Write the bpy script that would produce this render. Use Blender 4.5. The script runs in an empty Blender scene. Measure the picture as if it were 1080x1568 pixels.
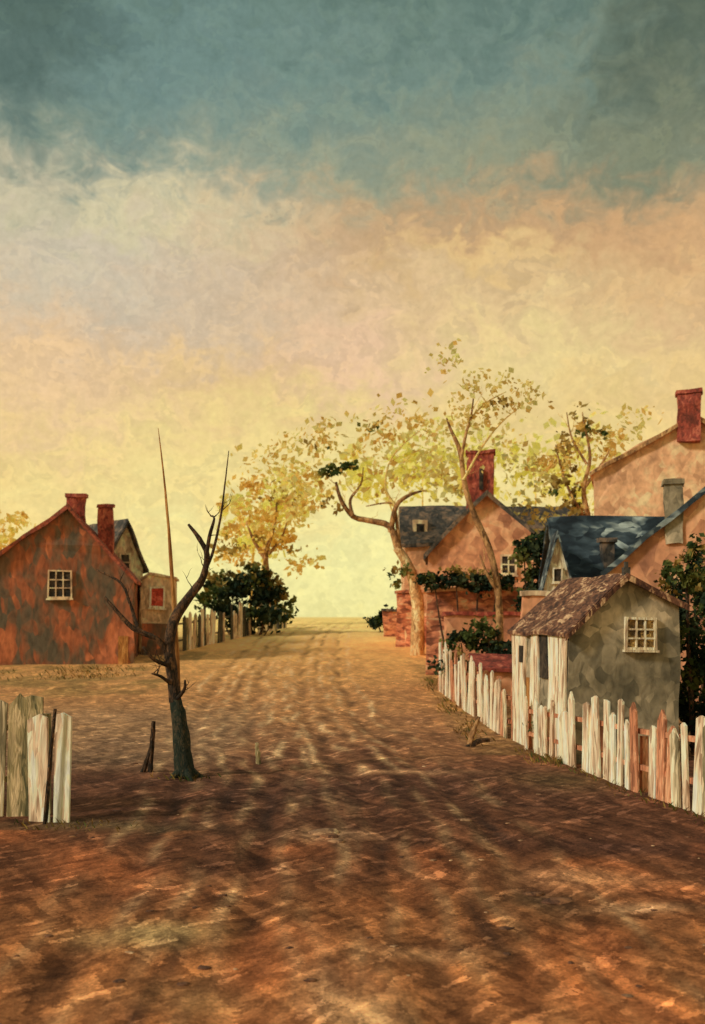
import bpy, bmesh, math, random
from mathutils import Vector, noise, Matrix
random.seed(7)
scene = bpy.context.scene
R = random.random
def U(a, b): return a + (b - a) * random.random()

def lin(c, k=1.0):
    o = []
    for v in c:
        v = v / 255.0
        v = v / 12.92 if v <= 0.04045 else ((v + 0.055) / 1.055) ** 2.4
        o.append(min(v * k, 0.92))
    return tuple(o)
def c4(c, k=1.0): return lin(c, k) + (1.0,)

# ------------------------------------------------------------------ terrain
def sstep(a, b, x):
    t = max(0.0, min(1.0, (x - a) / (b - a)))
    return t * t * (3 - 2 * t)
def base_h(y): return 2.5 * sstep(20, 80, y)
def track_x(y):
    pts = [(-30, 0), (8, -0.1), (12, -0.3), (16.6, -0.6), (20.6, -1.2), (27, -2.0), (40, -2.8), (55, -2.9), (80, -1.6), (140, -1.0), (5000, -1.0)]
    for (a, xa), (b, xb) in zip(pts, pts[1:]):
        if y <= b:
            t = (y - a) / (b - a)
            t = t * t * (3 - 2 * t) * 0.5 + t * 0.5
            return xa + (xb - xa) * t
    return -1.0
def G(x, y):
    near = 1 - sstep(70, 120, y)
    h = base_h(y)
    h += near * 0.06 * noise.noise(Vector((x * 0.45, y * 0.35, 3)))
    h += near * 0.014 * noise.noise(Vector((x * 1.7, y * 1.1, 7)))
    h += near * 0.007 * noise.noise(Vector((x * 6.5, y * 3.5, 9)))
    dx = abs(x - track_x(y))
    for r in (0.75, 2.1):
        h -= near * 0.04 * math.exp(-((dx - r) / 0.2) ** 2)
    return h

# ------------------------------------------------------------------ node helpers
def new_mat(name):
    m = bpy.data.materials.new(name); m.use_nodes = True
    nt = m.node_tree; nt.nodes.clear()
    return m, nt
def N(nt, typ, **kw):
    n = nt.nodes.new(typ)
    for k, v in kw.items():
        setattr(n, k, v)
    return n
def ramp(nt, fac, stops, interp='LINEAR'):
    r = N(nt, 'ShaderNodeValToRGB'); r.color_ramp.interpolation = interp
    els = r.color_ramp.elements
    els[0].position = stops[0][0]; els[0].color = stops[0][1]
    els[1].position = stops[-1][0]; els[1].color = stops[-1][1]
    for p, c in stops[1:-1]:
        e = els.new(p); e.color = c
    nt.links.new(fac, r.inputs[0])
    return r.outputs[0]
def mix(nt, fac, a, b, mode='MIX'):
    m = N(nt, 'ShaderNodeMix', data_type='RGBA', blend_type=mode)
    for idx, v in ((0, fac), (6, a), (7, b)):
        if isinstance(v, (int, float, tuple)): m.inputs[idx].default_value = v
        else: nt.links.new(v, m.inputs[idx])
    return m.outputs[2]
def math_n(nt, op, a, b=0.0, clamp=False):
    m = N(nt, 'ShaderNodeMath', operation=op); m.use_clamp = clamp
    for i, v in enumerate((a, b)):
        if isinstance(v, (int, float)): m.inputs[i].default_value = v
        else: nt.links.new(v, m.inputs[i])
    return m.outputs[0]
def vmath(nt, op, a, b):
    m = N(nt, 'ShaderNodeVectorMath', operation=op)
    for i, v in enumerate((a, b)):
        if v is None: continue
        if isinstance(v, tuple): m.inputs[i].default_value = v
        else: nt.links.new(v, m.inputs[i])
    return m.outputs[0] if op not in ('LENGTH', 'DISTANCE') else m.outputs['Value']
def tex_noise(nt, vec, scale, detail=4, rough=0.6, dist=0.0):
    n = N(nt, 'ShaderNodeTexNoise')
    n.inputs['Scale'].default_value = scale; n.inputs['Detail'].default_value = detail
    n.inputs['Roughness'].default_value = rough; n.inputs['Distortion'].default_value = dist
    nt.links.new(vec, n.inputs['Vector'])
    return n.outputs
def vor(nt, vec, scale, dim='3D'):
    n = N(nt, 'ShaderNodeTexVoronoi'); n.voronoi_dimensions = dim; n.inputs['Scale'].default_value = scale
    nt.links.new(vec, n.inputs['Vector'])
    s = N(nt, 'ShaderNodeSeparateColor'); nt.links.new(n.outputs['Color'], s.inputs[0])
    return s.outputs[0], s.outputs[1]

def paint(name, cols, sc=(1, 1, 1), scale=1.6, k=1.45, bump=0.5, rough=0.75, dabs=0.24):
    """weathered, unevenly coloured surface: cols dark -> light"""
    m, nt = new_mat(name)
    tc = N(nt, 'ShaderNodeTexCoord')
    v = vmath(nt, 'MULTIPLY', tc.outputs['Object'], tuple(sc))
    warp = tex_noise(nt, v, scale * 1.7, 1)
    v2 = vmath(nt, 'ADD', v, vmath(nt, 'MULTIPLY', warp[1], (0.35, 0.35, 0.35)))
    n1 = tex_noise(nt, v2, scale, 3, 0.65)
    cell, _ = vor(nt, v2, scale * 4.2)
    f = math_n(nt, 'ADD', n1[0], math_n(nt, 'MULTIPLY', math_n(nt, 'SUBTRACT', cell, .5), .24))
    ps = [0.34 + 0.34 * i / (len(cols) - 1) for i in range(len(cols))]
    col = ramp(nt, f, [(p, c4(c, k)) for p, c in zip(ps, cols)])
    n2 = tex_noise(nt, v2, scale * 6, 2, 0.6)
    d = ramp(nt, n2[0], [(0.3, (1 - dabs * 1.4,) * 3 + (1,)), (0.5, (1, 1, 1, 1)), (0.7, (1 + dabs,) * 3 + (1,))])
    col = mix(nt, 1.0, col, d, 'MULTIPLY')
    b = N(nt, 'ShaderNodeBsdfPrincipled')
    nt.links.new(col, b.inputs['Base Color'])
    b.inputs['Roughness'].default_value = rough
    b.inputs['Specular IOR Level'].default_value = 0.25
    bp = N(nt, 'ShaderNodeBump'); bp.inputs['Strength'].default_value = bump; bp.inputs['Distance'].default_value = 0.03
    nt.links.new(n2[0], bp.inputs['Height']); nt.links.new(bp.outputs[0], b.inputs['Normal'])
    out = N(nt, 'ShaderNodeOutputMaterial'); nt.links.new(b.outputs[0], out.inputs[0])
    return m
def leafm(name, c, k, tr):
    m, nt = new_mat(name)
    tc = N(nt, 'ShaderNodeTexCoord')
    n = tex_noise(nt, tc.outputs['Object'], 1.4, 1)
    col = ramp(nt, n[0], [(.35, c4(c[0], k)), (.5, c4(c[1], k)), (.65, c4(c[2], k))])
    b = N(nt, 'ShaderNodeBsdfDiffuse'); t = N(nt, 'ShaderNodeBsdfTranslucent')
    nt.links.new(col, b.inputs[0]); nt.links.new(col, t.inputs[0])
    ms = N(nt, 'ShaderNodeMixShader'); ms.inputs[0].default_value = tr
    nt.links.new(b.outputs[0], ms.inputs[1]); nt.links.new(t.outputs[0], ms.inputs[2])
    out = N(nt, 'ShaderNodeOutputMaterial'); nt.links.new(ms.outputs[0], out.inputs[0])
    return m

M = {}
M['redwall'] = paint('red_render', [(88, 80, 66), (112, 84, 64), (146, 86, 58), (180, 108, 72)], (1.1, 1.1, .5), 0.8, k=1.35)
M['redroof'] = paint('red_roof_tile', [(95, 60, 50), (138, 72, 54), (165, 92, 68)], (1, 1, 1), 1.5)
M['darkroof'] = paint('dark_slate', [(48, 48, 46), (72, 68, 62), (118, 98, 80)], (1, 1, 1), 1.2)
M['chim'] = paint('chimney_brick', [(100, 50, 40), (148, 68, 54), (182, 104, 80)], (1, 1, .6), 2.2, k=1.25)
M['cream'] = paint('cream_plaster', [(150, 125, 98), (200, 172, 138), (228, 205, 165)], (1, 1, .5), 1.2)
M['pinkw'] = paint('pink_plaster', [(172, 130, 98), (206, 160, 122), (228, 186, 144)], (1, 1, .8), 0.8, dabs=.16)
M['salmon'] = paint('salmon_plaster', [(150, 102, 76), (194, 138, 102), (220, 166, 126)], (.8, .8, .7), 0.8, dabs=.18)
M['brick'] = paint('garden_brick', [(110, 68, 52), (168, 104, 76), (200, 136, 100), (222, 174, 134)], (.7, .7, 1.4), 1.1, k=1.5)
M['blueroof'] = paint('blue_slate', [(24, 32, 38), (36, 46, 52), (58, 70, 76), (150, 160, 154)], (.6, .6, 1.0), 0.9)  # palest tone paints white highlight patches into the slate
M['thatch'] = paint('worn_tile_highlights', [(66, 44, 36), (98, 66, 50), (132, 90, 66), (205, 168, 128)], (2.2, .8, 1), 2.4, k=1.15)  # palest tone puts roof highlights into the tile colour
M['greyw'] = paint('grey_limewash', [(94, 88, 72), (126, 116, 94), (150, 137, 112), (186, 168, 138)], (1.2, 1.2, .9), 1.0, k=1.3, dabs=.16)
M['white'] = paint('old_white_paint', [(165, 140, 112), (222, 196, 162), (240, 222, 190)], (2, 2, .4), 2.2)
M['whitep'] = paint('picket_white', [(150, 122, 96), (210, 182, 150), (234, 210, 178), (242, 226, 194)], (3, 3, .5), 1.3, dabs=.15)
M['greyp'] = paint('picket_weathered', [(114, 104, 78), (170, 154, 120), (208, 188, 152), (234, 214, 178)], (3, 3, .5), 1.4, dabs=.18)
M['redp'] = paint('picket_bare_red', [(130, 84, 60), (186, 122, 88), (216, 160, 122)], (3, 3, .5), 2.0)
M['olivep'] = paint('picket_mossy', [(84, 82, 56), (140, 126, 88), (190, 168, 128)], (3, 3, .5), 2.0)
M['darkp'] = paint('picket_dark', [(36, 38, 30), (62, 60, 46), (104, 94, 68)], (3, 3, .5), 2.0)
M['dark'] = paint('dark_opening', [(28, 28, 25), (48, 42, 36), (72, 62, 50)], (1, 1, 1), 2)
M['pane'] = paint('window_pane', [(60, 48, 32), (120, 92, 50), (190, 160, 100)], (1, 1, 1), 3.5, rough=0.25)
M['redpane'] = paint('red_curtain', [(140, 48, 36), (175, 68, 50), (200, 104, 84)], (1, 1, 1), 2)
M['door'] = paint('door_wood', [(120, 78, 38), (160, 108, 55), (185, 138, 80)], (3, 3, .5), 2)
M['bark'] = paint('dark_bark', [(34, 30, 23), (64, 48, 34), (112, 80, 54)], (1, 1, .4), 6, bump=1)
M['barkm'] = paint('mossy_bark', [(24, 36, 28), (42, 48, 36), (80, 68, 48)], (1, 1, .4), 6, bump=1)
M['barkl'] = paint('pale_bark', [(140, 106, 66), (190, 150, 100), (228, 198, 148)], (1, 1, .5), 2.5, bump=1)
M['barkmid'] = paint('brown_bark', [(92, 66, 42), (142, 104, 66), (180, 142, 94)], (1, 1, .5), 2.5, bump=1)
M['hazebark'] = paint('ochre_bark', [(180, 146, 84), (208, 172, 104), (228, 194, 124)], (1, 1, .5), 2.5, bump=.5)  # distance haze painted in as a pale bark colour
M['leafo'] = leafm('leaf_ochre', [(226, 190, 116), (240, 206, 134), (248, 220, 154)], 1.3, .5)
M['leafo2'] = leafm('leaf_olive', [(196, 160, 86), (216, 180, 102), (232, 198, 122)], 1.3, .5)
M['leafd'] = leafm('leaf_dark_olive', [(122, 104, 56), (152, 130, 70), (182, 154, 88)], 1.2, .4)
M['leafg'] = leafm('leaf_green', [(50, 66, 38), (74, 86, 46), (112, 114, 60)], 1.3, .3)
M['leafk'] = leafm('leaf_deep_green', [(28, 40, 32), (42, 54, 40), (64, 72, 48)], 1.35, .15)
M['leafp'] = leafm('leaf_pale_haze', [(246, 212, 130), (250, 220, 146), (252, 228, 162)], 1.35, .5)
M['stone'] = paint('stone', [(110, 80, 58), (160, 120, 86), (208, 174, 130)], (1, 1, 1), 3)
M['clod'] = paint('dark_earth_clod', [(70, 46, 34), (100, 66, 46), (140, 96, 62)], (1, 1, 1), 3)
M['grass'] = leafm('dry_grass', [(96, 78, 44), (132, 100, 58), (166, 126, 76)], 1.1, .3)

# ------------------------------------------------------------------ object helpers
def root(name, loc, rz=0.0):
    e = bpy.data.objects.new(name, None); e.empty_display_size = 0.3
    scene.collection.objects.link(e)
    e.location = loc; e.rotation_euler = (0, 0, rz)
    return e
def obj_from_bm(name, bm, mats, parent=None, smooth=False, loc=None):
    me = bpy.data.meshes.new(name)
    bmesh.ops.recalc_face_normals(bm, faces=bm.faces[:]) if not smooth else None
    bm.to_mesh(me); bm.free()
    for m in mats: me.materials.append(m)
    if smooth:
        for p in me.polygons: p.use_smooth = True
    o = bpy.data.objects.new(name, me); scene.collection.objects.link(o)
    if parent: o.parent = parent
    if loc: o.location = loc
    return o
def warp_bm(bm, amp, freq=0.9, seed=0.0):
    for v in bm.verts:
        p = v.co * freq + Vector((seed, seed * .7, seed * .3))
        n = noise.noise_vector(p); n2 = noise.noise_vector(p * 3.1)
        v.co += (n + n2 * .3) * amp
def hexa(bm, c, mi=0, cuts=0):
    vs = [bm.verts.new(p) for p in c]
    fs = []
    for idx in ((3, 2, 1, 0), (4, 5, 6, 7), (0, 1, 5, 4), (1, 2, 6, 5), (2, 3, 7, 6), (3, 0, 4, 7)):
        f = bm.faces.new([vs[i] for i in idx]); f.material_index = mi; fs.append(f)
    if cuts:
        es = list({e for f in fs for e in f.edges})
        bmesh.ops.subdivide_edges(bm, edges=es, cuts=cuts, use_grid_fill=True)
def boxc(bm, x0, x1, y0, y1, z0, z1, mi=0, cuts=0):
    hexa(bm, [(x0, y0, z0), (x1, y0, z0), (x1, y1, z0), (x0, y1, z0), (x0, y0, z1), (x1, y0, z1), (x1, y1, z1), (x0, y1, z1)], mi, cuts)
def part_box(name, parent, mat, dims, amp=0.0, seed=0.0, cuts=3):
    bm = bmesh.new(); boxc(bm, *dims, cuts=cuts if amp else 0)
    if amp: warp_bm(bm, amp, seed=seed)
    return obj_from_bm(name, bm, [M[mat]], parent)

def house(name, loc, rz, prof, depth, wall, roof, over=.15, th=.1, amp=.05, seed=0.0, rake=None):
    e = root(name, loc, rz)
    (xl, zl), (xp, zp), (xr, zr) = prof
    bm = bmesh.new()
    pts = [(xl, -.6), (xr, -.6), (xr, zr), (xp, zp), (xl, zl)]
    a = [bm.verts.new((x, 0, z)) for x, z in pts]; b = [bm.verts.new((x, depth, z)) for x, z in pts]
    bm.faces.new(a); bm.faces.new(b[::-1])
    for i in range(5):
        j = (i + 1) % 5
        bm.faces.new([a[j], a[i], b[i], b[j]])
    bmesh.ops.subdivide_edges(bm, edges=bm.edges[:], cuts=5, use_grid_fill=True)
    bmesh.ops.triangulate(bm, faces=[f for f in bm.faces if len(f.verts) > 4])
    warp_bm(bm, amp, seed=seed)
    obj_from_bm('walls', bm, [M[wall]], e)
    bm = bmesh.new()
    for (xe, ze) in ((xl, zl), (xr, zr)):
        d = Vector((xe - xp, ze - zp)); L = d.length; d /= L
        ex, ez = xp + d.x * (L + over), zp + d.y * (L + over)
        g = .012
        hexa(bm, [(xp, -over, zp + g), (ex, -over, ez + g), (ex, depth + over, ez + g), (xp, depth + over, zp + g),
                  (xp, -over, zp + g + th * 1.15), (ex, -over, ez + g + th), (ex, depth + over, ez + g + th), (xp, depth + over, zp + g + th * 1.15)], 0, 5)
    warp_bm(bm, amp, seed=seed)
    obj_from_bm('roof', bm, [M[roof]], e)
    if rake:
        bm = bmesh.new()
        for (xe, ze) in ((xl, zl), (xr, zr)):
            d = Vector((xe - xp, ze - zp)); L = d.length; d /= L
            ex, ez = xp + d.x * (L + over * 1.05), zp + d.y * (L + over * 1.05)
            y0 = -over - .05; y1 = -over - .004
            hexa(bm, [(xp, y0, zp - .05), (ex, y0, ez - .05), (ex, y1, ez - .05), (xp, y1, zp - .05),
                      (xp, y0, zp + th * .9), (ex, y0, ez + th * .9), (ex, y1, ez + th * .9), (xp, y1, zp + th * .9)], 0, 4)
        warp_bm(bm, amp, seed=seed)
        obj_from_bm('bargeboard', bm, [M[rake]], e)
    e['seed'] = seed; e['amp'] = amp
    return e
def chimney(e, x, y, z0, z1, w, d, mat='chim'):
    bm = bmesh.new()
    boxc(bm, x - w / 2, x + w / 2, y, y + d, z0, z1, cuts=3)
    boxc(bm, x - w / 2 - .06, x + w / 2 + .06, y - .06, y + d + .06, z1 + .002, z1 + .14, cuts=1)
    warp_bm(bm, .09, 1.4, seed=x + z0)
    obj_from_bm('chimney', bm, [M[mat]], e)
def window(e, x0, x1, z0, z1, nx=2, nz=3, pane='dark', frame='white', y=0.0, bar=.06, nm='window'):
    bm = bmesh.new(); F = 0; P = 1
    boxc(bm, x0, x1, y - .05, y + .02, z0, z1, P)
    fw = bar * 1.4
    boxc(bm, x0 - fw, x0, y - .1, y, z0 - fw, z1 + fw, F); boxc(bm, x1, x1 + fw, y - .1, y, z0 - fw, z1 + fw, F)
    boxc(bm, x0, x1, y - .1, y, z1, z1 + fw, F); boxc(bm, x0 - fw * 1.6, x1 + fw * 1.6, y - .14, y - .005, z0 - fw * 2, z0 - fw - .003, F)
    boxc(bm, x0, x1, y - .1, y, z0 - fw, z0, F)
    for i in range(1, nx):
        xx = x0 + (x1 - x0) * i / nx; boxc(bm, xx - bar / 2, xx + bar / 2, y - .09, y - .051, z0, z1, F)
    for i in range(1, nz):
        zz = z0 + (z1 - z0) * i / nz; boxc(bm, x0, x1, y - .087, y - .0515, zz - bar / 2, zz + bar / 2, F)
    warp_bm(bm, min(e.get('amp', .04), .05), seed=e.get('seed', 0))
    obj_from_bm(nm, bm, [M[frame], M[pane]], e)

def tube(bm, pts, mi=0, seg=8, wob=.15):
    sm = []
    n = len(pts)
    for i in range(n - 1):
        p0 = pts[max(i - 1, 0)]; p1 = pts[i]; p2 = pts[i + 1]; p3 = pts[min(i + 2, n - 1)]
        for s in range(4):
            t = s / 4
            q = 0.5 * ((2 * p1[0]) + (-p0[0] + p2[0]) * t + (2 * p0[0] - 5 * p1[0] + 4 * p2[0] - p3[0]) * t * t + (-p0[0] + 3 * p1[0] - 3 * p2[0] + p3[0]) * t ** 3)
            sm.append((q, p1[1] + (p2[1] - p1[1]) * t))
    sm.append(pts[-1])
    prev = None
    for i, (p, r) in enumerate(sm):
        d = (sm[min(i + 1, len(sm) - 1)][0] - sm[max(i - 1, 0)][0]).normalized()
        a = d.cross(Vector((0.1, 1, 0.05))).normalized(); b = d.cross(a)
        ring = []
        for k in range(seg):
            an = 2 * math.pi * k / seg
            rr = r * (1 + wob * noise.noise(p * (1.2 / max(r, .02)) + Vector((k * 1.3, 0, 0))))
            ring.append(bm.verts.new(p + (a * math.cos(an) + b * math.sin(an)) * rr))
        if prev:
            for k in range(seg):
                f = bm.faces.new([prev[k], prev[(k + 1) % seg], ring[(k + 1) % seg], ring[k]]); f.material_index = mi
        prev = ring
    bm.faces.new(prev)
def twigs(bm, pts, n, L, r, mi=0, depth=1, up=.4):
    for _ in range(n):
        i = random.randrange(max(1, len(pts) // 3), len(pts))
        p = pts[i][0].lerp(pts[i - 1][0], R())
        d = Vector((U(-1, 1), U(-.7, .7), U(-.3, 1) + up)).normalized()
        q = [(p.copy(), r)]
        ll = L * U(.5, 1.2)
        for s in range(1, 5):
            d = (d + Vector((U(-.35, .35), U(-.3, .3), U(-.2, .35)))).normalized()
            q.append((q[-1][0] + d * ll / 4, r * (1 - s / 4.6)))
        tube(bm, q, mi, 5)
        if depth: twigs(bm, q, 2, L * .5, r * .5, mi, depth - 1, up)
def limbs(e, name, unit, branches, mats, tw=(0, 0, 0, 0), rk=1.0, twm=None):
    bm = bmesh.new()
    for mi, br in branches:
        pts = [(Vector((u * unit, w * unit, v * unit)), r * unit * rk) for u, v, w, r in br]
        tube(bm, pts, mi)
        if tw[0]: twigs(bm, pts, tw[0], tw[1], tw[2], mi if twm is None else twm, tw[3])
    return obj_from_bm(name, bm, [M[m] for m in mats], e, smooth=True)
def leaves(e, name, clumps, size, mats, sub=7, spread=.55, kn=1.0):
    bm = bmesh.new()
    for (x, y, z, rx, ry, rz, n, mi) in clumps:
        subs = []
        for _ in range(sub):
            while True:
                q = Vector((U(-1, 1), U(-1, 1), U(-1, 1)))
                if q.length < 1: break
            subs.append((Vector((x + q.x * rx, y + q.y * ry, z + q.z * rz)), U(.15, .5), random.choice([mi, mi, mi, min(mi + 1, len(mats) - 1), max(mi - 1, 0)])))
        for _ in range(int(n * kn)):
            c, sr, mm = random.choice(subs)
            p = c + Vector((random.gauss(0, spread) * rx * sr, random.gauss(0, spread) * ry * sr, random.gauss(0, spread) * rz * sr))
            s = size * U(.4, 1.4)
            a = Vector((U(-1, 1), U(-1, 1), U(-1, 1))).normalized(); b = a.cross(Vector((U(-1, 1), U(-1, 1), U(-1, 1)))).normalized()
            vs = [bm.verts.new(p + a * s), bm.verts.new(p + b * s * .6 + a * s * .2), bm.verts.new(p - a * s * .8), bm.verts.new(p - b * s * .6 + a * s * .1)]
            f = bm.faces.new(vs); f.material_index = mm
    return obj_from_bm(name, bm, [M[m] for m in mats], e, smooth=True)

def picket_fence(name, p0, p1, n, h, w, matsw, lean=.05, gapf=.0, hv=.12, point=.5, rails=True, th=.035, railm='redp'):
    x0, y0 = p0; x1, y1 = p1
    e = root(name, (x0, y0, 0))
    ang = math.atan2(y1 - y0, x1 - x0); L = math.hypot(x1 - x0, y1 - y0)
    e.rotation_euler = (0, 0, ang)
    ca, sa = math.cos(ang), math.sin(ang)
    keys = list(dict.fromkeys(matsw)); bm = bmesh.new()
    for i in range(n):
        if R() < gapf: continue
        t = (i + .5) / n; cx = L * t + U(-.03, .03)
        gz = G(x0 + ca * cx, y0 + sa * cx)
        hh = (h[0] + (h[1] - h[0]) * t) * (1 + U(-hv, hv)); ww = w * U(.65, 1.2) / 2
        lx = U(-lean, lean) * hh; ly = U(-lean, lean) * hh * .6
        mi = keys.index(random.choice(matsw)); y = U(-.01, .01)
        pt = R() < point
        drop = .12 if pt else U(0, .04)
        pts = [(cx - ww, gz - .15), (cx + ww * U(.9, 1), gz - .15), (cx + ww + lx, gz + hh - drop), (cx + lx + U(-.3, .3) * ww, gz + hh + U(0, .04)), (cx - ww + lx, gz + hh - drop + U(-.05, .03))]
        f = [bm.verts.new((px + noise.noise(Vector((px * 9, pz * 5, i))) * .03, y - th / 2 + ly * (pz > gz), pz)) for px, pz in pts]
        g = [bm.verts.new((v.co.x, v.co.y + th, v.co.z)) for v in f]
        fs = [bm.faces.new(f), bm.faces.new(g[::-1])]
        for k in range(5):
            j = (k + 1) % 5; fs.append(bm.faces.new([f[j], f[k], g[k], g[j]]))
        for q in fs: q.material_index = mi
    obj_from_bm('pickets', bm, [M[k] for k in keys], e)
    if rails:
        bm = bmesh.new(); sgm = max(1, int(L / 1.5))
        for fr in (.28, .72):
            for s in range(sgm):
                a, b = L * s / sgm, L * (s + 1) / sgm
                za = G(x0 + ca * a, y0 + sa * a) + fr * (h[0] + (h[1] - h[0]) * s / sgm); zb = G(x0 + ca * b, y0 + sa * b) + fr * (h[0] + (h[1] - h[0]) * (s + 1) / sgm)
                hexa(bm, [(a, .03, za), (b, .03, zb), (b, .09, zb), (a, .09, za), (a, .03, za + .08), (b, .03, zb + .08), (b, .09, zb + .08), (a, .09, za + .08)])
        for s in range(sgm + 1):
            a = L * s / sgm; gz = G(x0 + ca * a, y0 + sa * a)
            boxc(bm, a - .05, a + .05, .092, .19, gz - .2, gz + h[0] * .85)
        obj_from_bm('rails_and_posts', bm, [M[railm]], e)
    return e

# ------------------------------------------------------------------ ground
def build_ground():
    xs = []; x = 0.0
    while x < 3000:
        xs.append(x)
        x += .07 if x < 5.5 else (.16 if x < 14 else (.5 if x < 24 else x * .12))
    xs = [-a for a in xs[:0:-1]] + xs
    ys = [-30, -20, -12, -6, -2, 1, 3, 4.5]; y = 5.5
    while y < 4500:
        ys.append(y)
        y += .065 if y < 22 else (.16 if y < 45 else (.4 if y < 82 else y * .1))
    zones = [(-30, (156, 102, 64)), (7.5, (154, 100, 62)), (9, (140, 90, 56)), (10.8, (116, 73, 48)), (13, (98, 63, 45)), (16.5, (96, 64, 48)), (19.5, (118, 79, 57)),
             (23, (152, 108, 75)), (31, (182, 131, 85)), (42, (206, 154, 94)), (52, (228, 178, 108)), (66, (252, 214, 134)), (5000, (255, 236, 156))]  # far zones: haze and horizon glow put into the ground colour
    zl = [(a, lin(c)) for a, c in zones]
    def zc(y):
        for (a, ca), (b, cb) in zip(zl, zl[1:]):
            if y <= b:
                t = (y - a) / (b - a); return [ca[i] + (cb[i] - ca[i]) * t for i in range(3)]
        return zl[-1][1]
    orange = lin((186, 108, 64)); olive = lin((116, 100, 60)); pale = lin((228, 190, 140)); dark = lin((54, 38, 32)); grey = lin((154, 128, 98))
    verts = []; cols = []
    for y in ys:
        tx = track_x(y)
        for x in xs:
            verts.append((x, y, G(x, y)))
            n = noise.noise(Vector((x * .35, y * .35, 1))); n2 = noise.noise(Vector((x * .9, y * .7, 5))); n3 = noise.noise(Vector((x * 3.0, y * .55, 8)))
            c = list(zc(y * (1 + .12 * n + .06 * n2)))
            def mx(d, t):
                t = max(0, min(1, t))
                for i in range(3): c[i] += (d[i] - c[i]) * t
            dxs = x - tx; dx = abs(dxs) + .22 * n2
            far = sstep(15, 22, y); brk = max(0, n3 * 2.2 + .5); lane = 1 - sstep(60, 75, y)
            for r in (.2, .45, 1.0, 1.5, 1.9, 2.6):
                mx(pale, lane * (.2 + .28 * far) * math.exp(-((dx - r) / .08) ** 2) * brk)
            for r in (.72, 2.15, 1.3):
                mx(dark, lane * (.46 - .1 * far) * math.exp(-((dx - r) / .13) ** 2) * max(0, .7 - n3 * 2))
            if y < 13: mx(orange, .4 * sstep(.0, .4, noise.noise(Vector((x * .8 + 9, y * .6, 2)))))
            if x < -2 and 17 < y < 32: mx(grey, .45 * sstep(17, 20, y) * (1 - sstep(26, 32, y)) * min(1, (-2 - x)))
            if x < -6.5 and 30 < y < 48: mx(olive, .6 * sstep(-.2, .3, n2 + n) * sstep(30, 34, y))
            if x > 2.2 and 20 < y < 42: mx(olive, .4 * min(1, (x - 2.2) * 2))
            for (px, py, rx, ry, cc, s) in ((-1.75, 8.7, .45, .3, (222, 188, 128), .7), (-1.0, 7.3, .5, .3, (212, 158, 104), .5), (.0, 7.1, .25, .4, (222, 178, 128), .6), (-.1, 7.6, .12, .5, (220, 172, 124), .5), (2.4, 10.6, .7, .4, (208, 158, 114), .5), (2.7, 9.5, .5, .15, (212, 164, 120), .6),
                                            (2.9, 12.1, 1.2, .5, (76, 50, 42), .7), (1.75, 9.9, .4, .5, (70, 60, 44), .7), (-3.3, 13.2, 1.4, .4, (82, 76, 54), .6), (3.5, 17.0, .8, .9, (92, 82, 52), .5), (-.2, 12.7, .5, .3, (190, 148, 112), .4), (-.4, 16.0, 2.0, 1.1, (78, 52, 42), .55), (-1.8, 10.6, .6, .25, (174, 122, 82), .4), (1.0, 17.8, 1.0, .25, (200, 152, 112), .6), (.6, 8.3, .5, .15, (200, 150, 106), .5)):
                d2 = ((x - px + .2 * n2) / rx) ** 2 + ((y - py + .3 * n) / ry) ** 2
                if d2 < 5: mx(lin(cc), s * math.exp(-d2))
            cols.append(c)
    W = len(xs); faces = []
    for j in range(len(ys) - 1):
        for i in range(W - 1):
            a = j * W + i; faces.append((a, a + 1, a + 1 + W, a + W))
    me = bpy.data.meshes.new('ground'); me.from_pydata(verts, [], faces)
    at = me.color_attributes.new('soil_and_haze', 'FLOAT_COLOR', 'POINT')
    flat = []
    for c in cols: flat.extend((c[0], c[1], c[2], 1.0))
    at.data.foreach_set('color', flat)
    me.polygons.foreach_set('use_smooth', [True] * len(me.polygons))
    o = bpy.data.objects.new('ground', me); scene.collection.objects.link(o)
    m, nt = new_mat('trodden_earth')
    tc = N(nt, 'ShaderNodeTexCoord'); at = N(nt, 'ShaderNodeAttribute', attribute_name='soil_and_haze')
    v = tc.outputs['Object']
    w1 = tex_noise(nt, v, .9, 1)
    v2 = vmath(nt, 'ADD', v, vmath(nt, 'MULTIPLY', w1[1], (.3, .3, 0)))
    a = tex_noise(nt, vmath(nt, 'MULTIPLY', v, (1, .5, 1)), 2.2, 5, .75)[0]
    fz = tex_noise(nt, v, 17, 3, .7)
    def scrapes(rot, sc, scale):
        mp = N(nt, 'ShaderNodeMapping'); mp.inputs['Rotation'].default_value = (0, 0, rot); nt.links.new(v2, mp.inputs[0])
        q = vmath(nt, 'MULTIPLY', mp.outputs[0], (sc[0], sc[1], 1))
        q = vmath(nt, 'ADD', q, vmath(nt, 'MULTIPLY', fz[1], (.2, .2, 0)))
        return vor(nt, q, scale, '2D')
    c1, h1 = scrapes(.7, (1.5, .4), 9)
    c2, h2 = scrapes(-.5, (1.4, .34), 7)
    c3, h3 = scrapes(-.15, (1.4, .3), 4)
    c = tex_noise(nt, v, 24, 4, .75)[0]
    r1 = ramp(nt, a, [(.36, (.5, .47, .48, 1)), (.46, (.86, .85, .85, 1)), (.54, (1.1, 1.07, 1.04, 1)), (.64, (1.55, 1.48, 1.38, 1))])
    r2 = ramp(nt, c1, [(0, (.62, .59, .59, 1)), (.3, (.88, .88, .88, 1)), (.75, (1.05, 1.05, 1.05, 1)), (.92, (1.25, 1.25, 1.25, 1)), (1, (2.3, 2.4, 2.5, 1))])
    r4 = ramp(nt, c2, [(0, (.6, .57, .56, 1)), (.3, (.92, .91, .9, 1)), (.8, (1.08, 1.08, 1.06, 1)), (1, (1.55, 1.55, 1.5, 1))])
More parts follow.
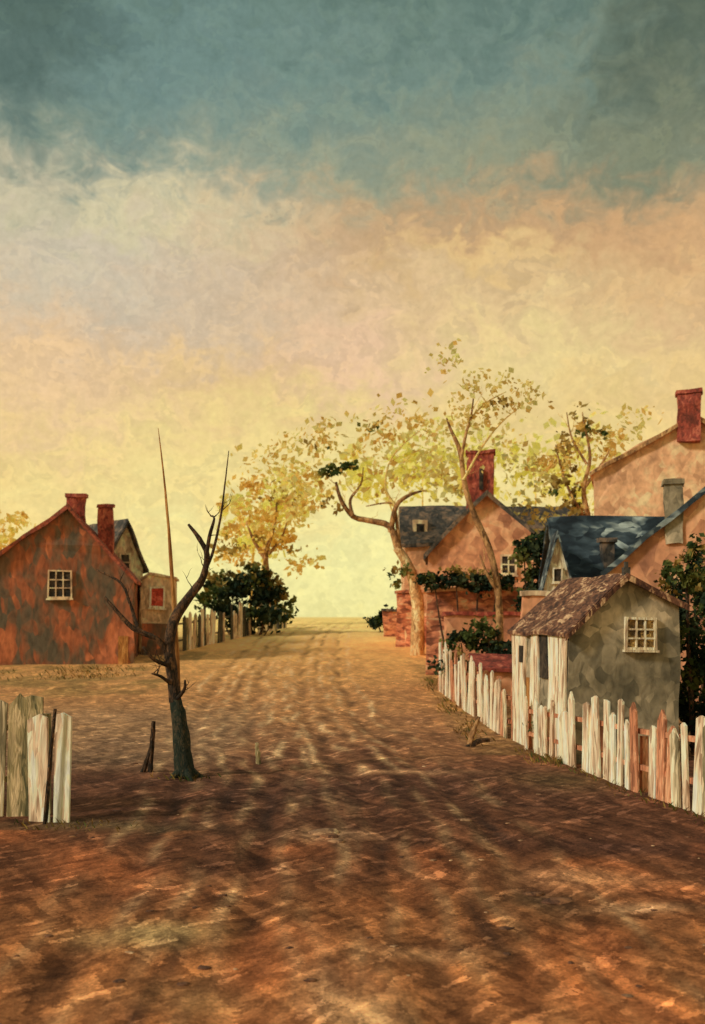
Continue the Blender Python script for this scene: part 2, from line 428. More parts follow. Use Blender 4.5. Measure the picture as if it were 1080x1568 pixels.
    r5 = ramp(nt, c3, [(0, (.74, .71, .68, 1)), (.5, (1, .98, .97, 1)), (.9, (1.14, 1.1, 1.04, 1)), (1, (1.35, 1.28, 1.16, 1))])
    r3 = ramp(nt, c, [(.32, (.66, .65, .65, 1)), (.68, (1.36, 1.36, 1.36, 1))])
    var = mix(nt, 1, mix(nt, 1, mix(nt, 1, r2, r4, 'MULTIPLY'), r5, 'MULTIPLY'), r1, 'MULTIPLY')
    sp = N(nt, 'ShaderNodeSeparateXYZ'); nt.links.new(v, sp.inputs[0])
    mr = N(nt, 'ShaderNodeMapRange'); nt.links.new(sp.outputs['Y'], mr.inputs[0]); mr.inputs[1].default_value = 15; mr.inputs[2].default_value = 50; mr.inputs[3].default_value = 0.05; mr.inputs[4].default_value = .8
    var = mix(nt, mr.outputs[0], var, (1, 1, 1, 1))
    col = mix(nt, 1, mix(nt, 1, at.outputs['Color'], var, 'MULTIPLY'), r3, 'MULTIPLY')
    col = mix(nt, 1, col, (1.42, 1.42, 1.42, 1), 'MULTIPLY')
    bs = N(nt, 'ShaderNodeBsdfPrincipled'); nt.links.new(col, bs.inputs['Base Color']); bs.inputs['Roughness'].default_value = .9
    bs.inputs['Specular IOR Level'].default_value = .1
    bp = N(nt, 'ShaderNodeBump'); bp.inputs['Strength'].default_value = .5; bp.inputs['Distance'].default_value = .03
    nt.links.new(c, bp.inputs['Height']); nt.links.new(bp.outputs[0], bs.inputs['Normal'])
    out = N(nt, 'ShaderNodeOutputMaterial'); nt.links.new(bs.outputs[0], out.inputs[0])
    me.materials.append(m)
build_ground()

# ------------------------------------------------------------------ buildings
e = house('red_house', (-11.66, 42, .72), math.radians(9), [(-4.2, 3.45), (0, 6.4), (2.6, 3.5)], 5.0, 'redwall', 'redroof', over=.2, th=.14, amp=.12, seed=1, rake='redroof')
chimney(e, 0.15, 1.2, 5.6, 7.05, .75, .6); chimney(e, 1.35, 1.8, 4.4, 6.7, .6, .6)
window(e, -.75, .1, 2.8, 3.85, 3, 3, 'dark', 'cream', bar=.045)
part_box('cellar_door', e, 'door', (2.0, 2.4, -.06, -.01, -.3, 1.2))
e = house('cream_cottage', (-10.75, 48.3, 1.25), math.radians(35), [(-.95, 3.9), (0, 5.9), (.95, 3.8)], 6, 'cream', 'darkroof', over=.3, th=.18, amp=.09, seed=2, rake='darkroof')
window(e, -.2, .2, 3.7, 4.4, 1, 2, 'dark', 'cream')
e = house('pink_outhouse', (-9.5, 46, 1.0), math.radians(8), [(0, 3.4), (.35, 3.6), (1.5, 3.4)], 2.5, 'cream', 'cream', over=.1, th=.1, amp=.06, seed=3)
window(e, .45, .98, 2.2, 3.0, 1, 1, 'redpane', 'white')
part_box('lower_planks', e, 'redwall', (.05, 1.4, -.12, -.03, -.3, 1.4), .05, 3)

e = house('stucco_house', (5.75, 44, .9), math.radians(-6), [(-2.55, 4.5), (0, 7.05), (2.7, 4.6)], 5.5, 'salmon', 'darkroof', over=.25, th=.17, amp=.12, seed=4, rake='darkroof')
chimney(e, -.25, .25, 6.5, 8.9, 1.15, .8)
bm = bmesh.new(); boxc(bm, -.3, -.13, .1, .24, 7.3, 8.2); obj_from_bm('chimney_recess', bm, [M['dark']], e)
window(e, .7, 1.2, 3.7, 4.4, 2, 2, 'dark', 'cream')
e = house('slate_roof_cottage', (2.55, 52, 1.35), math.radians(-90), [(-2, 4.9), (0, 6.8), (2, 4.9)], 4.6, 'pinkw', 'darkroof', over=.2, th=.18, amp=.1, seed=5, rake='cream')
window(e, -.3, .5, 4.4, 5.6, 1, 2, 'dark', 'white')
bm = bmesh.new(); boxc(bm, .75, 1.45, .45, 1.15, 5.1, 6.15); warp_bm(bm, .04); obj_from_bm('dormer', bm, [M['cream']], e)
bm = bmesh.new(); boxc(bm, 1.452, 1.49, .62, .98, 5.3, 5.95); warp_bm(bm, .04); obj_from_bm('dormer_window', bm, [M['dark']], e)
e = house('back_cottage', (7.6, 49.5, 1.2), math.radians(-90), [(-2, 4.6), (0, 6.6), (2, 4.6)], 3.2, 'salmon', 'darkroof', over=.2, th=.2, amp=.1, seed=6)

e = house('blue_slate_cottage', (6.75, 34.2, .34), math.radians(-92), [(-2.4, 3.2), (0, 5.55), (2.3, 3.25)], 4.2, 'pinkw', 'blueroof', over=.2, th=.14, amp=.05, seed=7, rake='blueroof')
chimney(e, 1.6, 1.2, 3.8, 4.75, .4, .4, 'darkroof')
e = house('white_gable_cottage', (6.2, 31.0, .2), math.radians(-6), [(-.44, 3.3), (0, 5.0), (.44, 3.35)], 1.6, 'white', 'blueroof', over=.12, th=.1, amp=.05, seed=8, rake='blueroof')
window(e, -.1, .1, 3.6, 3.95, 1, 1, 'dark', 'white', bar=.03)
e = house('salmon_house', (10.0, 28, .1), math.radians(-14), [(-3.0, 3.85), (0, 6.3), (3, 3.9)], 2.5, 'salmon', 'blueroof', over=.16, th=.12, amp=.08, seed=9, rake='blueroof')
chimney(e, -1.15, -.1, 4.6, 6.25, .45, .5, 'greyw')
e = house('tall_pink_house', (13.25, 40, .65), math.radians(-16), [(-3.7, 7.8), (0, 9.85), (3.7, 7.8)], 6, 'pinkw', 'pinkw', over=.2, th=.12, amp=.12, seed=10, rake='barkmid')
chimney(e, -.1, -.35, 8.9, 10.75, .85, .8)

gc = house('grey_cottage', (3.95, 18.8, 0), math.radians(6.8), [(0, 2.42), (1.1, 3.42), (2.13, 2.93)], 3.55, 'greyw', 'thatch', over=.14, th=.07, amp=.05, seed=11, rake='thatch')
window(gc, 1.12, 1.62, 2.16, 2.66, 3, 3, 'pane', 'white', bar=.032)
bm = bmesh.new(); boxc(bm, 1.04, 1.16, -.1, .02, 3.47, 3.62); boxc(bm, 1.07, 1.13, -.07, -.01, 3.622, 3.72); obj_from_bm('finial', bm, [M['darkroof']], gc)
bm = bmesh.new()
for (a, b) in ((.0, .4), (.42, 1.0), (1.65, 2.2), (2.55, 3.0), (3.02, 3.55)):
    boxc(bm, -.05, -.012, a + .02, b, -.1, 2.36, cuts=2)
warp_bm(bm, .03, seed=11); obj_from_bm('limewashed_boards', bm, [M['whitep']], gc)
bm = bmesh.new(); boxc(bm, -.045, -.01, 2.24, 2.52, -.1, 1.45); obj_from_bm('plank_door', bm, [M['door']], gc)
bm = bmesh.new(); boxc(bm, -.04, -.01, 1.06, 1.6, 1.5, 2.34); boxc(bm, -.072, -.052, 2.7, 2.95, 1.75, 2.1); obj_from_bm('hatch', bm, [M['dark']], gc)

def wall(name, x0, x1, y, zt, th=.3, mat='brick', cap='darkroof', seed=0.0, skew=0.0):
    g = base_h(y); e = root(name, (x0, y, g), skew)
    bm = bmesh.new(); boxc(bm, 0, x1 - x0, 0, th, -.4, zt - g - .1, cuts=5); warp_bm(bm, .1, seed=seed); obj_from_bm('brickwork', bm, [M[mat]], e)
    bm = bmesh.new(); boxc(bm, -.06, x1 - x0 + .06, -.07, th + .07, zt - g - .09, zt - g + .04, cuts=5); warp_bm(bm, .1, seed=seed); obj_from_bm('coping', bm, [M[cap]], e)
wall('brick_wall', 2.75, 6.6, 38, 3.75, seed=2, cap='pinkw')
wall('brick_wall', 3.2, 5.9, 35.2, 2.85, mat='salmon', cap='chim', seed=3)
wall('brick_wall', 2.15, 3.9, 50, 4.0, seed=4, cap='brick')
wall('brick_wall', 4.9, 6.3, 29.5, 3.4, mat='salmon', cap='cream', seed=6)
wall('brick_wall', 1.7, 3.6, 56, 3.1, mat='brick', cap='darkroof', seed=5)
e = root('brick_shed', (3.55, 29.2, .18))
bm = bmesh.new(); boxc(bm, 0, 1.1, 0, 1, -.3, .95, cuts=2); warp_bm(bm, .05); obj_from_bm('walls', bm, [M['salmon']], e)
bm = bmesh.new(); hexa(bm, [(-.1, -.15, .97), (1.2, -.15, .97), (1.2, 1.1, 1.35), (-.1, 1.1, 1.35), (-.1, -.15, 1.06), (1.2, -.15, 1.06), (1.2, 1.1, 1.44), (-.1, 1.1, 1.44)], 0, 3); warp_bm(bm, .05); obj_from_bm('roof', bm, [M['chim']], e)

# ------------------------------------------------------------------ fences
picket_fence('picket_fence', (3.5, 20.9), (5.0, 12.6), 31, (1.02, 1.42), .22, ['whitep'] * 5 + ['greyp', 'redp'], lean=.07, gapf=.1, hv=.17, point=.35)
picket_fence('picket_fence', (2.8, 34.2), (3.42, 22.6), 28, (1.5, 1.2), .34, ['whitep'] * 4 + ['greyp', 'redp'], lean=.07, gapf=.12, hv=.18, point=.35)
picket_fence('picket_fence', (-7.6, 14.0), (-4.2, 13.9), 14, (1.62, 1.6), .23, ['greyp', 'whitep', 'olivep', 'greyp'], lean=.03, gapf=.0, hv=.06, point=.3, railm='olivep')
picket_fence('picket_fence', (-4.22, 13.55), (-3.72, 13.42), 2, (1.42, 1.42), .29, ['whitep'], lean=.03, hv=.05, rails=False, point=0)
picket_fence('picket_fence', (-8.1, 47), (-4.1, 64), 46, (1.75, 1.5), .36, ['darkp', 'darkp', 'cream', 'olivep', 'whitep'], lean=.05, gapf=.1, hv=.2, railm='darkp')

def stake(name, x, y, h, dx, r, mat='bark', dy=0):
    e = root(name, (x, y, G(x, y)))
    bm = bmesh.new(); tube(bm, [(Vector((0, 0, -.1)), r), (Vector((dx * .5, dy * .5, h * .5)), r * .9), (Vector((dx, dy, h)), r * .7)], 0, 7, .5)
    obj_from_bm('shaft', bm, [M[mat]], e); return e
e = stake('wooden_stake', -3.5, 17.7, .88, .06, .05)
bm = bmesh.new(); tube(bm, [(Vector((-.14, 0, -.05)), .05), (Vector((-.06, 0, .2)), .04), (Vector((.02, 0, .45)), .03)], 0, 6, .4); obj_from_bm('brace', bm, [M['bark']], e)
e = stake('wooden_stake', 2.42, 21.4, .62, .22, .06, 'barkmid')
bm = bmesh.new(); tube(bm, [(Vector((-.05, 0, -.05)), .07), (Vector((.2, 0, .1)), .06), (Vector((.45, .1, .12)), .04)], 0, 6, .4); obj_from_bm('fallen_piece', bm, [M['bark']], e)
stake('wooden_stake', -4.02, 13.36, 1.5, .14, .03, 'bark')
stake('wooden_stake', -1.75, 19.2, .4, -.05, .05, 'olivep')
e = root('wooden_pole', (-2.98, 17.6, 0))
bm = bmesh.new(); tube(bm, [(Vector((0, 0, -.1)), .06), (Vector((-.02, 0, 1.5)), .05), (Vector((-.12, 0, 3.4)), .033), (Vector((-.24, 0, 4.9)), .018), (Vector((-.36, 0, 5.95)), .005)], 0, 8, .3)
obj_from_bm('shaft', bm, [M['door']], e, smooth=True)

# ------------------------------------------------------------------ trees
def br(ox, oy, pts):
    return [(p[0] - ox, oy - p[1], (p[3] if len(p) > 3 else 0), p[2]) for p in pts]
e = root('bare_tree', (-2.83, 17.3, 0)); o = (283, 1190)
limbs(e, 'trunk_and_limbs', .01103, [
    (1, br(*o, [(284, 1200, 17), (279, 1150, 14), (274, 1100, 12), (268, 1070, 9)])),
    (0, br(*o, [(268, 1075, 9.5), (262, 1020, 9), (259, 985, 8.5), (268, 945, 8.5, 4), (290, 912, 7, 8), (309, 885, 5.5, 8), (316, 850, 4.5, 4), (305, 825, 3.6), (288, 803, 2)])),
    (0, br(*o, [(315, 858, 3.5), (322, 822, 3, -10), (330, 796, 1.8, -16), (322, 790, 1)])),
    (0, br(*o, [(304, 892, 3), (322, 850, 2.4, 15), (335, 790, 1.8, 20), (341, 740, 1.3, 24), (347, 686, .6, 26)])),
    (0, br(*o, [(259, 1002, 6), (240, 978, 4.5, -10), (207, 962, 4, -16), (182, 935, 3, -20), (165, 915, 2, -20)])),
    (0, br(*o, [(215, 966, 3.2, -14), (200, 925, 2.5, -5), (185, 893, 2, 0), (145, 872, 1.2, 8)])),
    (0, br(*o, [(263, 1020, 4), (240, 1010, 3, -20), (225, 990, 2, -30)])),
    (0, br(*o, [(267, 1075, 4), (285, 1055, 2.5, -20), (288, 1040, 1.5, -30)])),
    (0, br(*o, [(265, 1050, 3.5), (250, 1035, 2.4, -20), (238, 1030, 1.2, -30)])),
], ['bark', 'barkm'], (3, .36, .011, 1))
bm = bmesh.new()
for i in range(5):
    a = i * 1.3; tube(bm, [(Vector((0, 0, .22)), .09), (Vector((math.cos(a) * .18, math.sin(a) * .18, .05)), .06), (Vector((math.cos(a) * .38, math.sin(a) * .38, -.06)), .025)])
obj_from_bm('roots', bm, [M['barkm']], e, smooth=True)

def tree_at(name, x, y): return root(name, (x, y, base_h(y)))
def cl(u, o, lst):
    return [((a - o[0]) * u, dy, (o[1] - b) * u, rx * u, ry, rz * u, n, mi) for a, b, rx, rz, n, mi, dy, ry in lst]
LM = ['leafo', 'leafo2', 'leafd', 'leafg']
e = tree_at('gnarled_tree', 2.8, 46); o = (635, 1003); u = .0293
limbs(e, 'trunk_and_limbs', u, [
    (1, br(*o, [(638, 1010, 14), (640, 940, 13), (636, 905, 12), (626, 868, 10), (607, 838, 8)])),
    (0, br(*o, [(610, 842, 8), (596, 806, 6.5), (562, 796, 5.5, 5), (540, 790, 5, 5), (522, 766, 4, 0), (514, 738, 2.5)])),
    (0, br(*o, [(598, 815, 6), (606, 776, 4.5, -10), (625, 760, 3.5, -14), (645, 752, 2)])),
    (0, br(*o, [(540, 790, 4), (536, 765, 3), (552, 742, 2), (556, 715, 1)])),
    (2, br(*o, [(606, 776, 3), (590, 745, 2), (600, 700, 1.3), (640, 660, .6)])),
    (0, br(*o, [(612, 840, 4), (606, 790, 3), (600, 770, 2), (560, 775, 1)])),
], ['barkmid', 'barkl', 'hazebark'], (3, .9, .022, 1), rk=.78, twm=2)
leaves(e, 'foliage', cl(u, o, [(465, 700, 60, 40, 400, 0, 1, 1.5), (560, 672, 85, 40, 400, 0, 1, 1.5), (640, 640, 75, 40, 340, 0, 1, 1.5), (600, 720, 70, 35, 220, 0, .6, 1.5),
                               (500, 655, 60, 25, 160, 0, 1, 1.5), (655, 700, 45, 40, 240, 0, .6, 1.5), (455, 765, 40, 25, 140, 0, 1, 1.5), (680, 740, 30, 30, 120, 0, 1, 1), (485, 690, 22, 12, 30, 2, 0, 1), (570, 650, 22, 12, 24, 2, 0, 1)]), .19, LM, 12, spread=.85, kn=.42)
leaves(e, 'green_sprigs', cl(u, o, [(508, 722, 24, 11, 110, 3, -.4, .6), (536, 714, 16, 8, 50, 3, -.4, .5), (500, 775, 22, 12, 40, 2, 0, 1), (606, 880, 20, 18, 90, 3, 0, 1)]), .15, LM, 6, spread=.8)
e = tree_at('slender_tree', 4.8, 33); o = (768, 1059); u = .02105
limbs(e, 'trunk_and_limbs', u, [
    (0, br(*o, [(768, 1070, 9), (766, 975, 8), (762, 900, 7.5), (750, 840, 7, 4), (728, 790, 6.5, 6), (713, 745, 6, 6), (705, 692, 5, 2), (690, 657, 3, 0), (684, 640, 1.5)])),
    (0, br(*o, [(706, 705, 4), (713, 665, 3.2, -8), (722, 635, 2.2), (727, 590, .8)])),
    (1, br(*o, [(722, 640, 2.2), (745, 615, 1.6, 10), (775, 600, .8)])),
    (0, br(*o, [(762, 905, 5), (745, 880, 3, -10), (735, 850, 1.5)])),
    (1, br(*o, [(710, 735, 3), (735, 690, 2.2), (765, 650, 1.6), (800, 620, .8)])),
], ['barkmid', 'hazebark'], (2, .7, .014, 1), rk=.72, twm=1)
leaves(e, 'foliage', cl(u, o, [(700, 585, 40, 35, 220, 0, 0, 1), (760, 600, 50, 35, 260, 0, 0, 1), (745, 645, 45, 28, 180, 0, 0, 1), (790, 615, 35, 25, 140, 0, 0, 1), (690, 640, 32, 30, 140, 0, 0, 1), (690, 550, 25, 20, 90, 0, 0, 1), (820, 600, 30, 20, 80, 0, 0, 1), (770, 680, 35, 30, 80, 0, 0, 1), (725, 690, 35, 30, 60, 0, .5, 1), (768, 622, 16, 10, 40, 2, -.3, .5)]), .12, LM, 12, spread=.85, kn=.38)
e = tree_at('sparse_tree', 10.1, 44.5); o = (900, 1008); u = .0283
limbs(e, 'trunk_and_limbs', u, [
    (0, br(*o, [(900, 1015, 8), (903, 880, 7), (905, 800, 5), (898, 750, 3.5), (908, 700, 2.5), (900, 655, 1.4), (896, 630, .8)])),
    (0, br(*o, [(904, 800, 3.4), (878, 755, 2.2), (862, 710, 1.5), (855, 680, .8)])),
    (0, br(*o, [(900, 745, 3), (925, 710, 1.8), (940, 685, .8)])),
    (0, br(*o, [(903, 710, 2.2), (880, 670, 1.4), (872, 630, .7)])),
], ['barkmid', 'hazebark'], (3, .9, .02, 1), twm=1)
leaves(e, 'foliage', cl(u, o, [(895, 640, 20, 20, 80, 2, 0, 1), (878, 675, 25, 20, 130, 1, 0, 1), (862, 712, 24, 20, 160, 1, 0, 1), (872, 745, 25, 18, 110, 2, 0, 1), (912, 668, 20, 22, 80, 2, 0, 1), (938, 688, 22, 20, 90, 1, 0, 1), (885, 772, 22, 18, 110, 2, 0, 1), (900, 805, 30, 20, 200, 2, 0, 1), (840, 760, 45, 45, 220, 0, 1, 1), (830, 700, 45, 45, 200, 0, 1, 1), (950, 660, 38, 32, 130, 0, 1, 1), (990, 640, 30, 30, 90, 0, 1, 1)]), .18, LM, 10, spread=.8, kn=.55)
e = tree_at('ochre_tree', -5.5, 66); o = (410, 959); u = .0421
limbs(e, 'trunk_and_limbs', u, [
    (0, br(*o, [(412, 965, 6), (412, 900, 5), (408, 850, 4), (420, 810, 2.6), (425, 770, 1.3)])),
    (0, br(*o, [(409, 860, 3.5), (390, 830, 2.5), (378, 800, 1.3)])), (0, br(*o, [(412, 850, 3), (432, 825, 1.8), (440, 800, .8)])),
], ['barkmid', 'hazebark'], (3, 1.2, .03, 1), twm=1)
leaves(e, 'foliage', cl(u, o, [(400, 775, 48, 35, 400, 1, 0, 2), (440, 740, 50, 32, 260, 0, 0, 2), (450, 790, 38, 28, 240, 0, 0, 2), (372, 812, 38, 28, 280, 0, 0, 2), (420, 828, 45, 22, 280, 1, 0, 2), (400, 715, 40, 22, 70, 0, 0, 2), (350, 770, 34, 28, 100, 0, 0, 2), (350, 850, 40, 20, 240, 1, 0, 2), (465, 860, 25, 20, 120, 0, 0, 2)]), .26, LM, 12, spread=.85, kn=.58)
e = tree_at('distant_tree', -23.5, 70); u = .045; o = (15, 957)
limbs(e, 'trunk_and_limbs', u, [(0, br(*o, [(15, 965, 6), (15, 880, 4), (18, 820, 2)]))], ['hazebark'], (3, 1.2, .035, 1))
leaves(e, 'foliage', cl(u, o, [(10, 830, 30, 30, 200, 0, 0, 2), (25, 805, 20, 20, 70, 0, 0, 2), (-10, 800, 25, 25, 70, 0, 0, 2)]), .26, LM, 10)
# row of trees over the brow of the hill, haze put into their pale colours
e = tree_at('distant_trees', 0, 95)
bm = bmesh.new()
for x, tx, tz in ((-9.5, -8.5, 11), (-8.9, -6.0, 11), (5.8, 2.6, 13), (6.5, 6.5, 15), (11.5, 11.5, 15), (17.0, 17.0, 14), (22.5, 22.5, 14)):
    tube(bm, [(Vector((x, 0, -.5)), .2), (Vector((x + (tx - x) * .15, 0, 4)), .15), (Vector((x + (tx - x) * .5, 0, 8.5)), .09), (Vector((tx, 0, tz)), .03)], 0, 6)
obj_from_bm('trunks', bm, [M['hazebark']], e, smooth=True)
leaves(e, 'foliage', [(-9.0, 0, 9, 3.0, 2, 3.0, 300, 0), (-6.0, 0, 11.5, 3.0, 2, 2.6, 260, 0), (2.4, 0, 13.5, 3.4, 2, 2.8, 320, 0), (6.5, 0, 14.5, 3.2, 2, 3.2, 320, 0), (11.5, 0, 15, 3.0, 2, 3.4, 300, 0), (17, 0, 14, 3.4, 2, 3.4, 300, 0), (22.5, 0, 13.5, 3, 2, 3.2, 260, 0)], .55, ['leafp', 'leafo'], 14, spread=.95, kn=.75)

def bush(name, x, y, clumps, size, mats=('leafk', 'leafg', 'leafd'), sub=9):
    e = root(name, (x, y, base_h(y)))
    leaves(e, 'foliage', clumps, size, list(mats), sub, spread=.7)
    bm = bmesh.new()
    for c in clumps:
        tube(bm, [(Vector((c[0] * .5, c[1], -.1)), .05), (Vector((c[0] * .8, c[1], c[2] * .5)), .04), (Vector((c[0], c[1], c[2])), .02)], 0, 5)
    obj_from_bm('stems', bm, [M['bark']], e)
bush('round_bush', -5.9, 57.5, [(-.9, 0, 2.4, .9, .9, .7, 420, 0), (.3, 0, 2.6, 1.0, .9, .8, 520, 0), (1.3, 0, 2.2, .8, .8, .7, 320, 0), (0, 0, 1.3, 2.0, .9, 1.0, 800, 0), (-1.9, 0, 2.2, .8, .6, .8, 260, 1), (1.8, 0, 1.5, .9, .6, .8, 300, 1), (.2, 0, 3.4, 1.2, .6, .5, 240, 2), (-1.5, .4, 3.1, 1.0, .5, .6, 220, 2), (1.4, .2, 2.9, .8, .5, .5, 140, 2)], .2)
bush('dark_shrub', 1.95, 60, [(0, 0, .7, .7, .5, .45, 600, 0), (-.5, 0, .5, .5, .5, .4, 260, 0)], .15)
bush('hedge', 4.3, 37.5, [(-1.3, 0, 3.45, .6, .4, .3, 450, 0), (-.5, 0, 3.5, .6, .4, .3, 450, 0), (.3, 0, 3.4, .6, .4, .28, 450, 0), (1.0, 0, 3.45, .5, .4, .3, 380, 0), (.3, 0, 3.85, 1.0, .3, .2, 160, 2), (1.3, -.1, 2.3, .5, .3, .5, 300, 1)], .11)
bush('ivy_bush', 6.6, 36.4, [(0, 0, 4.2, .6, .5, .8, 650, 0), (.2, 0, 3.2, .8, .5, .9, 650, 0), (-.5, 0, 4.6, .5, .4, .5, 220, 1), (.4, 0, 5.1, .4, .4, .5, 220, 1), (-.3, 0, 2.6, .7, .4, .5, 260, 0)], .12)
bush('garden_bush', 3.95, 32.5, [(-.5, 0, 1.6, .5, .5, .4, 450, 0), (.4, 0, 1.9, .6, .5, .45, 450, 1), (.9, 0, 1.3, .6, .5, .5, 400, 0), (-.7, 0, .9, .5, .5, .4, 300, 1), (0.1, -.4, .8, .7, .5, .4, 350, 1)], .1)
bush('dark_shrub', 6.85, 20.2, [(0, 0, 1.1, .55, .5, 1.0, 1600, 0), (-.2, 0, 2.4, .35, .4, .8, 850, 0), (.15, 0, 3.2, .4, .4, .6, 650, 1), (-.3, -.1, 3.5, .3, .3, .35, 220, 1), (.4, 0, 2.4, .5, .5, .9, 650, 0)], .08)
bush('climbing_ivy', 8.8, 27.1, [(-.3, 0, 3.6, .35, .15, .5, 260, 1), (.3, 0, 3.9, .4, .15, .5, 320, 0), (.7, 0, 3.2, .4, .15, .7, 420, 0), (.1, 0, 4.3, .3, .1, .3, 120, 1), (0.2, 0, 2.5, .6, .15, .8, 500, 0)], .1)
bush('fence_weeds', 3.75, 21.4, [(.1, -.8, .5, .25, .3, .3, 160, 1)], .05)

# ------------------------------------------------------------------ ground litter
def scatter_rocks(name, spots, mat):
    bm = bmesh.new()
    for x, y, s in spots:
        r = bmesh.ops.create_icosphere(bm, subdivisions=2, radius=1.0)
        sx, sy, sz = s * U(.8, 1.6), s * U(.7, 1.2), s * U(.2, .45); a = U(-.5, .5)
        z = G(x, y)
        for v in r['verts']:
            q = v.co.copy(); q *= 1 + .5 * noise.noise(q * 1.3 + Vector((x * 7, y * 5, 0)))
            q = Vector((q.x * sx, q.y * sy, q.z * sz)); q = Matrix.Rotation(a, 3, 'Z') @ q
            v.co = q + Vector((x, y, z))
    obj_from_bm(name, bm, [M[mat]], None, smooth=True)
sp = [(-.35, 12.85, .15), (-.2, 12.3, .07), (.9, 11.4, .05), (1.5, 13.6, .06)]
for _ in range(26):
    y = 6.5 + 13 * R() ** 1.3; sp.append((U(-.42, .42) * y, y, U(.012, .035)))
scatter_rocks('stones', sp, 'stone')
sp = [(-.28, 12.6, .12), (2.0, 9.9, .12), (1.8, 10.2, .09)]
for _ in range(70):
    y = 7.5 + 13 * R() ** 1.2; sp.append((U(-.42, .42) * y, y, U(.02, .05)))
scatter_rocks('earth_clods', sp, 'clod')
def grass(name, patches, mats):
    bm = bmesh.new()
    for (x, y, rx, ry, n, h) in patches:
        for _ in range(n):
            px, py = x + random.gauss(0, .5) * rx, y + random.gauss(0, .5) * ry; z = G(px, py) - .02
            hh = h * U(.3, 1.2); a = U(0, 6.28); w = h * .08; dx, dy = math.cos(a) * hh * .9, math.sin(a) * hh * .6
            mi = random.randrange(len(mats))
            v = [bm.verts.new((px - w, py, z)), bm.verts.new((px + w, py, z)), bm.verts.new((px + w * .7 + dx * .4, py + dy * .4, z + hh * .6)), bm.verts.new((px + dx, py + dy, z + hh))]
            bm.faces.new(v).material_index = mi
    obj_from_bm(name, bm, [M[m] for m in mats], None)
pt = [(-3.6, 13.2, 1.0, .3, 90, .09), (-2.8, 17.1, .5, .3, 60, .12), (3.6, 19, .4, .5, 90, .15), (2.7, 23, .3, 2, 60, .14)]
for i in range(12):
    t = i / 11; pt.append((3.5 + 1.4 * t - .1, 20.6 - 7.6 * t, .18, .5, 26, .1))
for i in range(12): pt.append((U(-15, -8.5), U(36, 41), 1.4, 1.0, 70, .15))
for i in range(10): pt.append((2.8 + U(-.2, .2), U(24, 36), .3, 1, 30, .15))
grass('grass', pt, ['grass', 'leafd', 'grass', 'leafg'])

# ------------------------------------------------------------------ sky
world = bpy.data.worlds.new('World'); scene.world = world; world.use_nodes = True
nt = world.node_tree; nt.nodes.clear()
SUN_DIR = Vector((-.80, -.42, .52)).normalized()
sky = N(nt, 'ShaderNodeTexSky', sky_type='NISHITA'); sky.sun_disc = False
sky.sun_elevation = math.asin(SUN_DIR.z); sky.sun_rotation = math.atan2(SUN_DIR.x, SUN_DIR.y)
tc = N(nt, 'ShaderNodeTexCoord'); d = tc.outputs['Generated']
wn = tex_noise(nt, vmath(nt, 'MULTIPLY', d, (1, 1, 1.4)), 5, 2, .6)
wv = vmath(nt, 'MULTIPLY', vmath(nt, 'SUBTRACT', wn[1], (.5, .5, .5)), (.12, .1, .10))
wn2 = tex_noise(nt, vmath(nt, 'MULTIPLY', d, (1, 1, 1.3)), 30, 3, .65, .4)
wv2 = vmath(nt, 'MULTIPLY', vmath(nt, 'SUBTRACT', wn2[1], (.5, .5, .5)), (.15, .1, .13))
dv = vmath(nt, 'ADD', vmath(nt, 'ADD', d, wv), wv2)
sep = N(nt, 'ShaderNodeSeparateXYZ'); nt.links.new(dv, sep.inputs[0])
stops = [(0.0, (255, 230, 148)), (.09, (248, 216, 140)), (.155, (240, 207, 136)), (.215, (234, 200, 138)), (.27, (226, 190, 144)), (.32, (208, 182, 144)), (.36, (186, 174, 140)), (.40, (162, 165, 138)), (.44, (138, 152, 133)), (.48, (118, 140, 128)), (.52, (100, 123, 112)), (.62, (110, 126, 116)), (1.0, (150, 156, 146))]
col = ramp(nt, sep.outputs['Z'], [(p, c4(c)) for p, c in stops])
def blob(col, tx, tz, rx, ry, c, s):
    ctr = Vector((tx, 1, tz)).normalized()
    q = vmath(nt, 'MULTIPLY', vmath(nt, 'SUBTRACT', dv, tuple(ctr)), (1 / rx, 1 / .5, 1 / ry))
    L = vmath(nt, 'LENGTH', q, None)
    mr = N(nt, 'ShaderNodeMapRange', interpolation_type='SMOOTHSTEP'); nt.links.new(L, mr.inputs[0])
    mr.inputs[1].default_value = .0; mr.inputs[2].default_value = 2.1; mr.inputs[3].default_value = s; mr.inputs[4].default_value = 0
    return mix(nt, mr.outputs[0], col, c4(c))
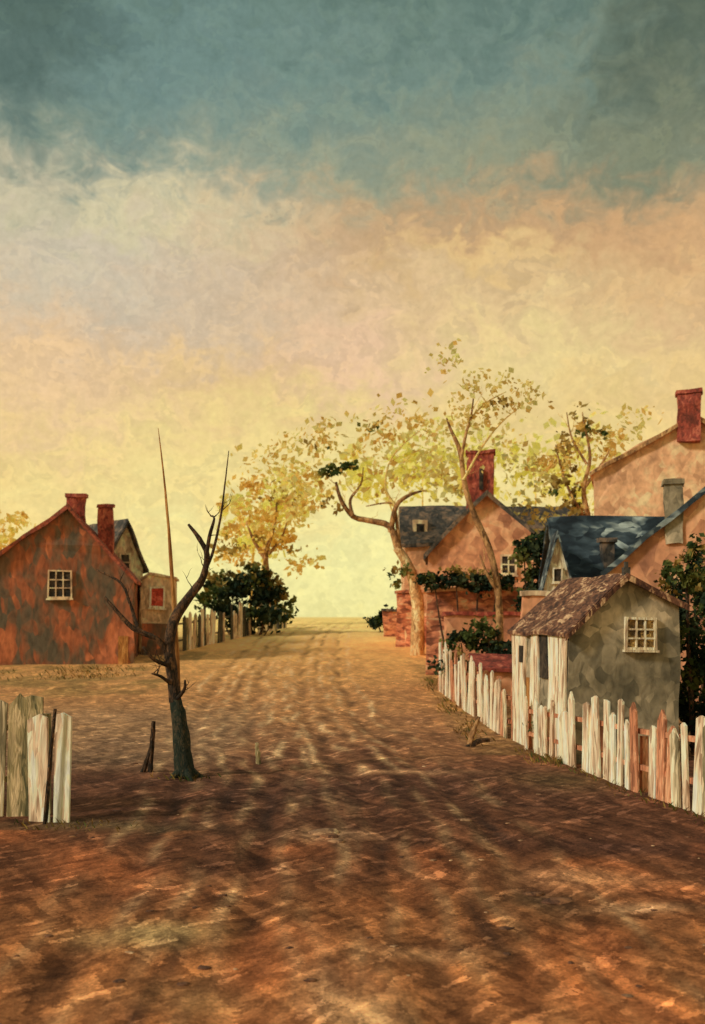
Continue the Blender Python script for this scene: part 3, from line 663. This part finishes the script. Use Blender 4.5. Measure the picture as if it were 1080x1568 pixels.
for b in [(-.24, .53, .15, .06, (112, 140, 136), .7), (.24, .43, .14, .06, (134, 140, 114), .75), (.33, .5, .07, .09, (120, 126, 100), .65), (-.34, .6, .06, .06, (70, 88, 78), .65), (.34, .6, .05, .04, (70, 84, 70), .6),
          (-.26, .35, .15, .05, (206, 200, 178), .7), (-.21, .395, .07, .018, (222, 210, 166), .6), (-.12, .365, .07, .02, (226, 210, 168), .65), (-.2, .305, .13, .035, (212, 194, 168), .55), (-.06, .31, .1, .03, (218, 190, 154), .55),
          (.01, .25, .06, .035, (238, 198, 162), .75), (-.3, .225, .1, .045, (236, 200, 160), .65), (.2, .365, .22, .035, (212, 166, 116), .8), (.33, .33, .08, .04, (222, 172, 118), .75), (.13, .345, .06, .014, (236, 202, 136), .65),
          (.2, .3, .14, .03, (230, 202, 142), .5), (.17, .245, .08, .03, (240, 218, 148), .7), (.05, .16, .14, .04, (232, 200, 118), .4), (-.01, .06, .2, .09, (255, 238, 164), .95), (-.1, .12, .14, .04, (242, 212, 136), .4)]:
    col = blob(col, *b)
vc, _ = vor(nt, vmath(nt, 'MULTIPLY', vmath(nt, 'ADD', d, vmath(nt, 'MULTIPLY', wn2[1], (.12, .12, .1))), (.8, .8, 1.3)), 50)
col = mix(nt, .6, col, ramp(nt, vc, [(0, (.88, .89, .9, 1)), (.5, (1, 1, 1, 1)), (1, (1.12, 1.1, 1.04, 1))]), 'MULTIPLY')
n4 = tex_noise(nt, d, 150, 2, .7)
col = mix(nt, 1, col, ramp(nt, n4[0], [(.3, (.94, .94, .93, 1)), (.7, (1.06, 1.06, 1.06, 1))]), 'MULTIPLY')
skyc = mix(nt, 1, sky.outputs[0], (.08, .08, .08, 1), 'MULTIPLY')
fin = mix(nt, .96, skyc, col)
bg = N(nt, 'ShaderNodeBackground'); nt.links.new(fin, bg.inputs[0]); bg.inputs[1].default_value = 1.0
wo = N(nt, 'ShaderNodeOutputWorld'); nt.links.new(bg.outputs[0], wo.inputs[0])

ld = bpy.data.lights.new('sun', 'SUN'); ld.energy = 2.0; ld.angle = math.radians(8); ld.color = (1, .91, .77)
lo = bpy.data.objects.new('sun', ld); scene.collection.objects.link(lo); lo.location = (-20, -10, 20)
lo.rotation_euler = (-SUN_DIR).to_track_quat('-Z', 'Y').to_euler()

# ------------------------------------------------------------------ camera
cd = bpy.data.cameras.new('camera'); cam = bpy.data.objects.new('camera', cd); scene.collection.objects.link(cam)
cd.sensor_fit = 'VERTICAL'; cd.sensor_height = 36; cd.lens = 36; cd.shift_y = 161 / 1568
cam.location = (0, 0, 2.7); cam.rotation_euler = (math.radians(90), 0, 0); cd.clip_end = 8000; cd.clip_start = .1
cd.dof.use_dof = True; cd.dof.focus_distance = 14.0; cd.dof.aperture_fstop = 1.4
scene.camera = cam
scene.view_settings.view_transform = 'Standard'; scene.view_settings.look = 'None'; scene.view_settings.exposure = 0
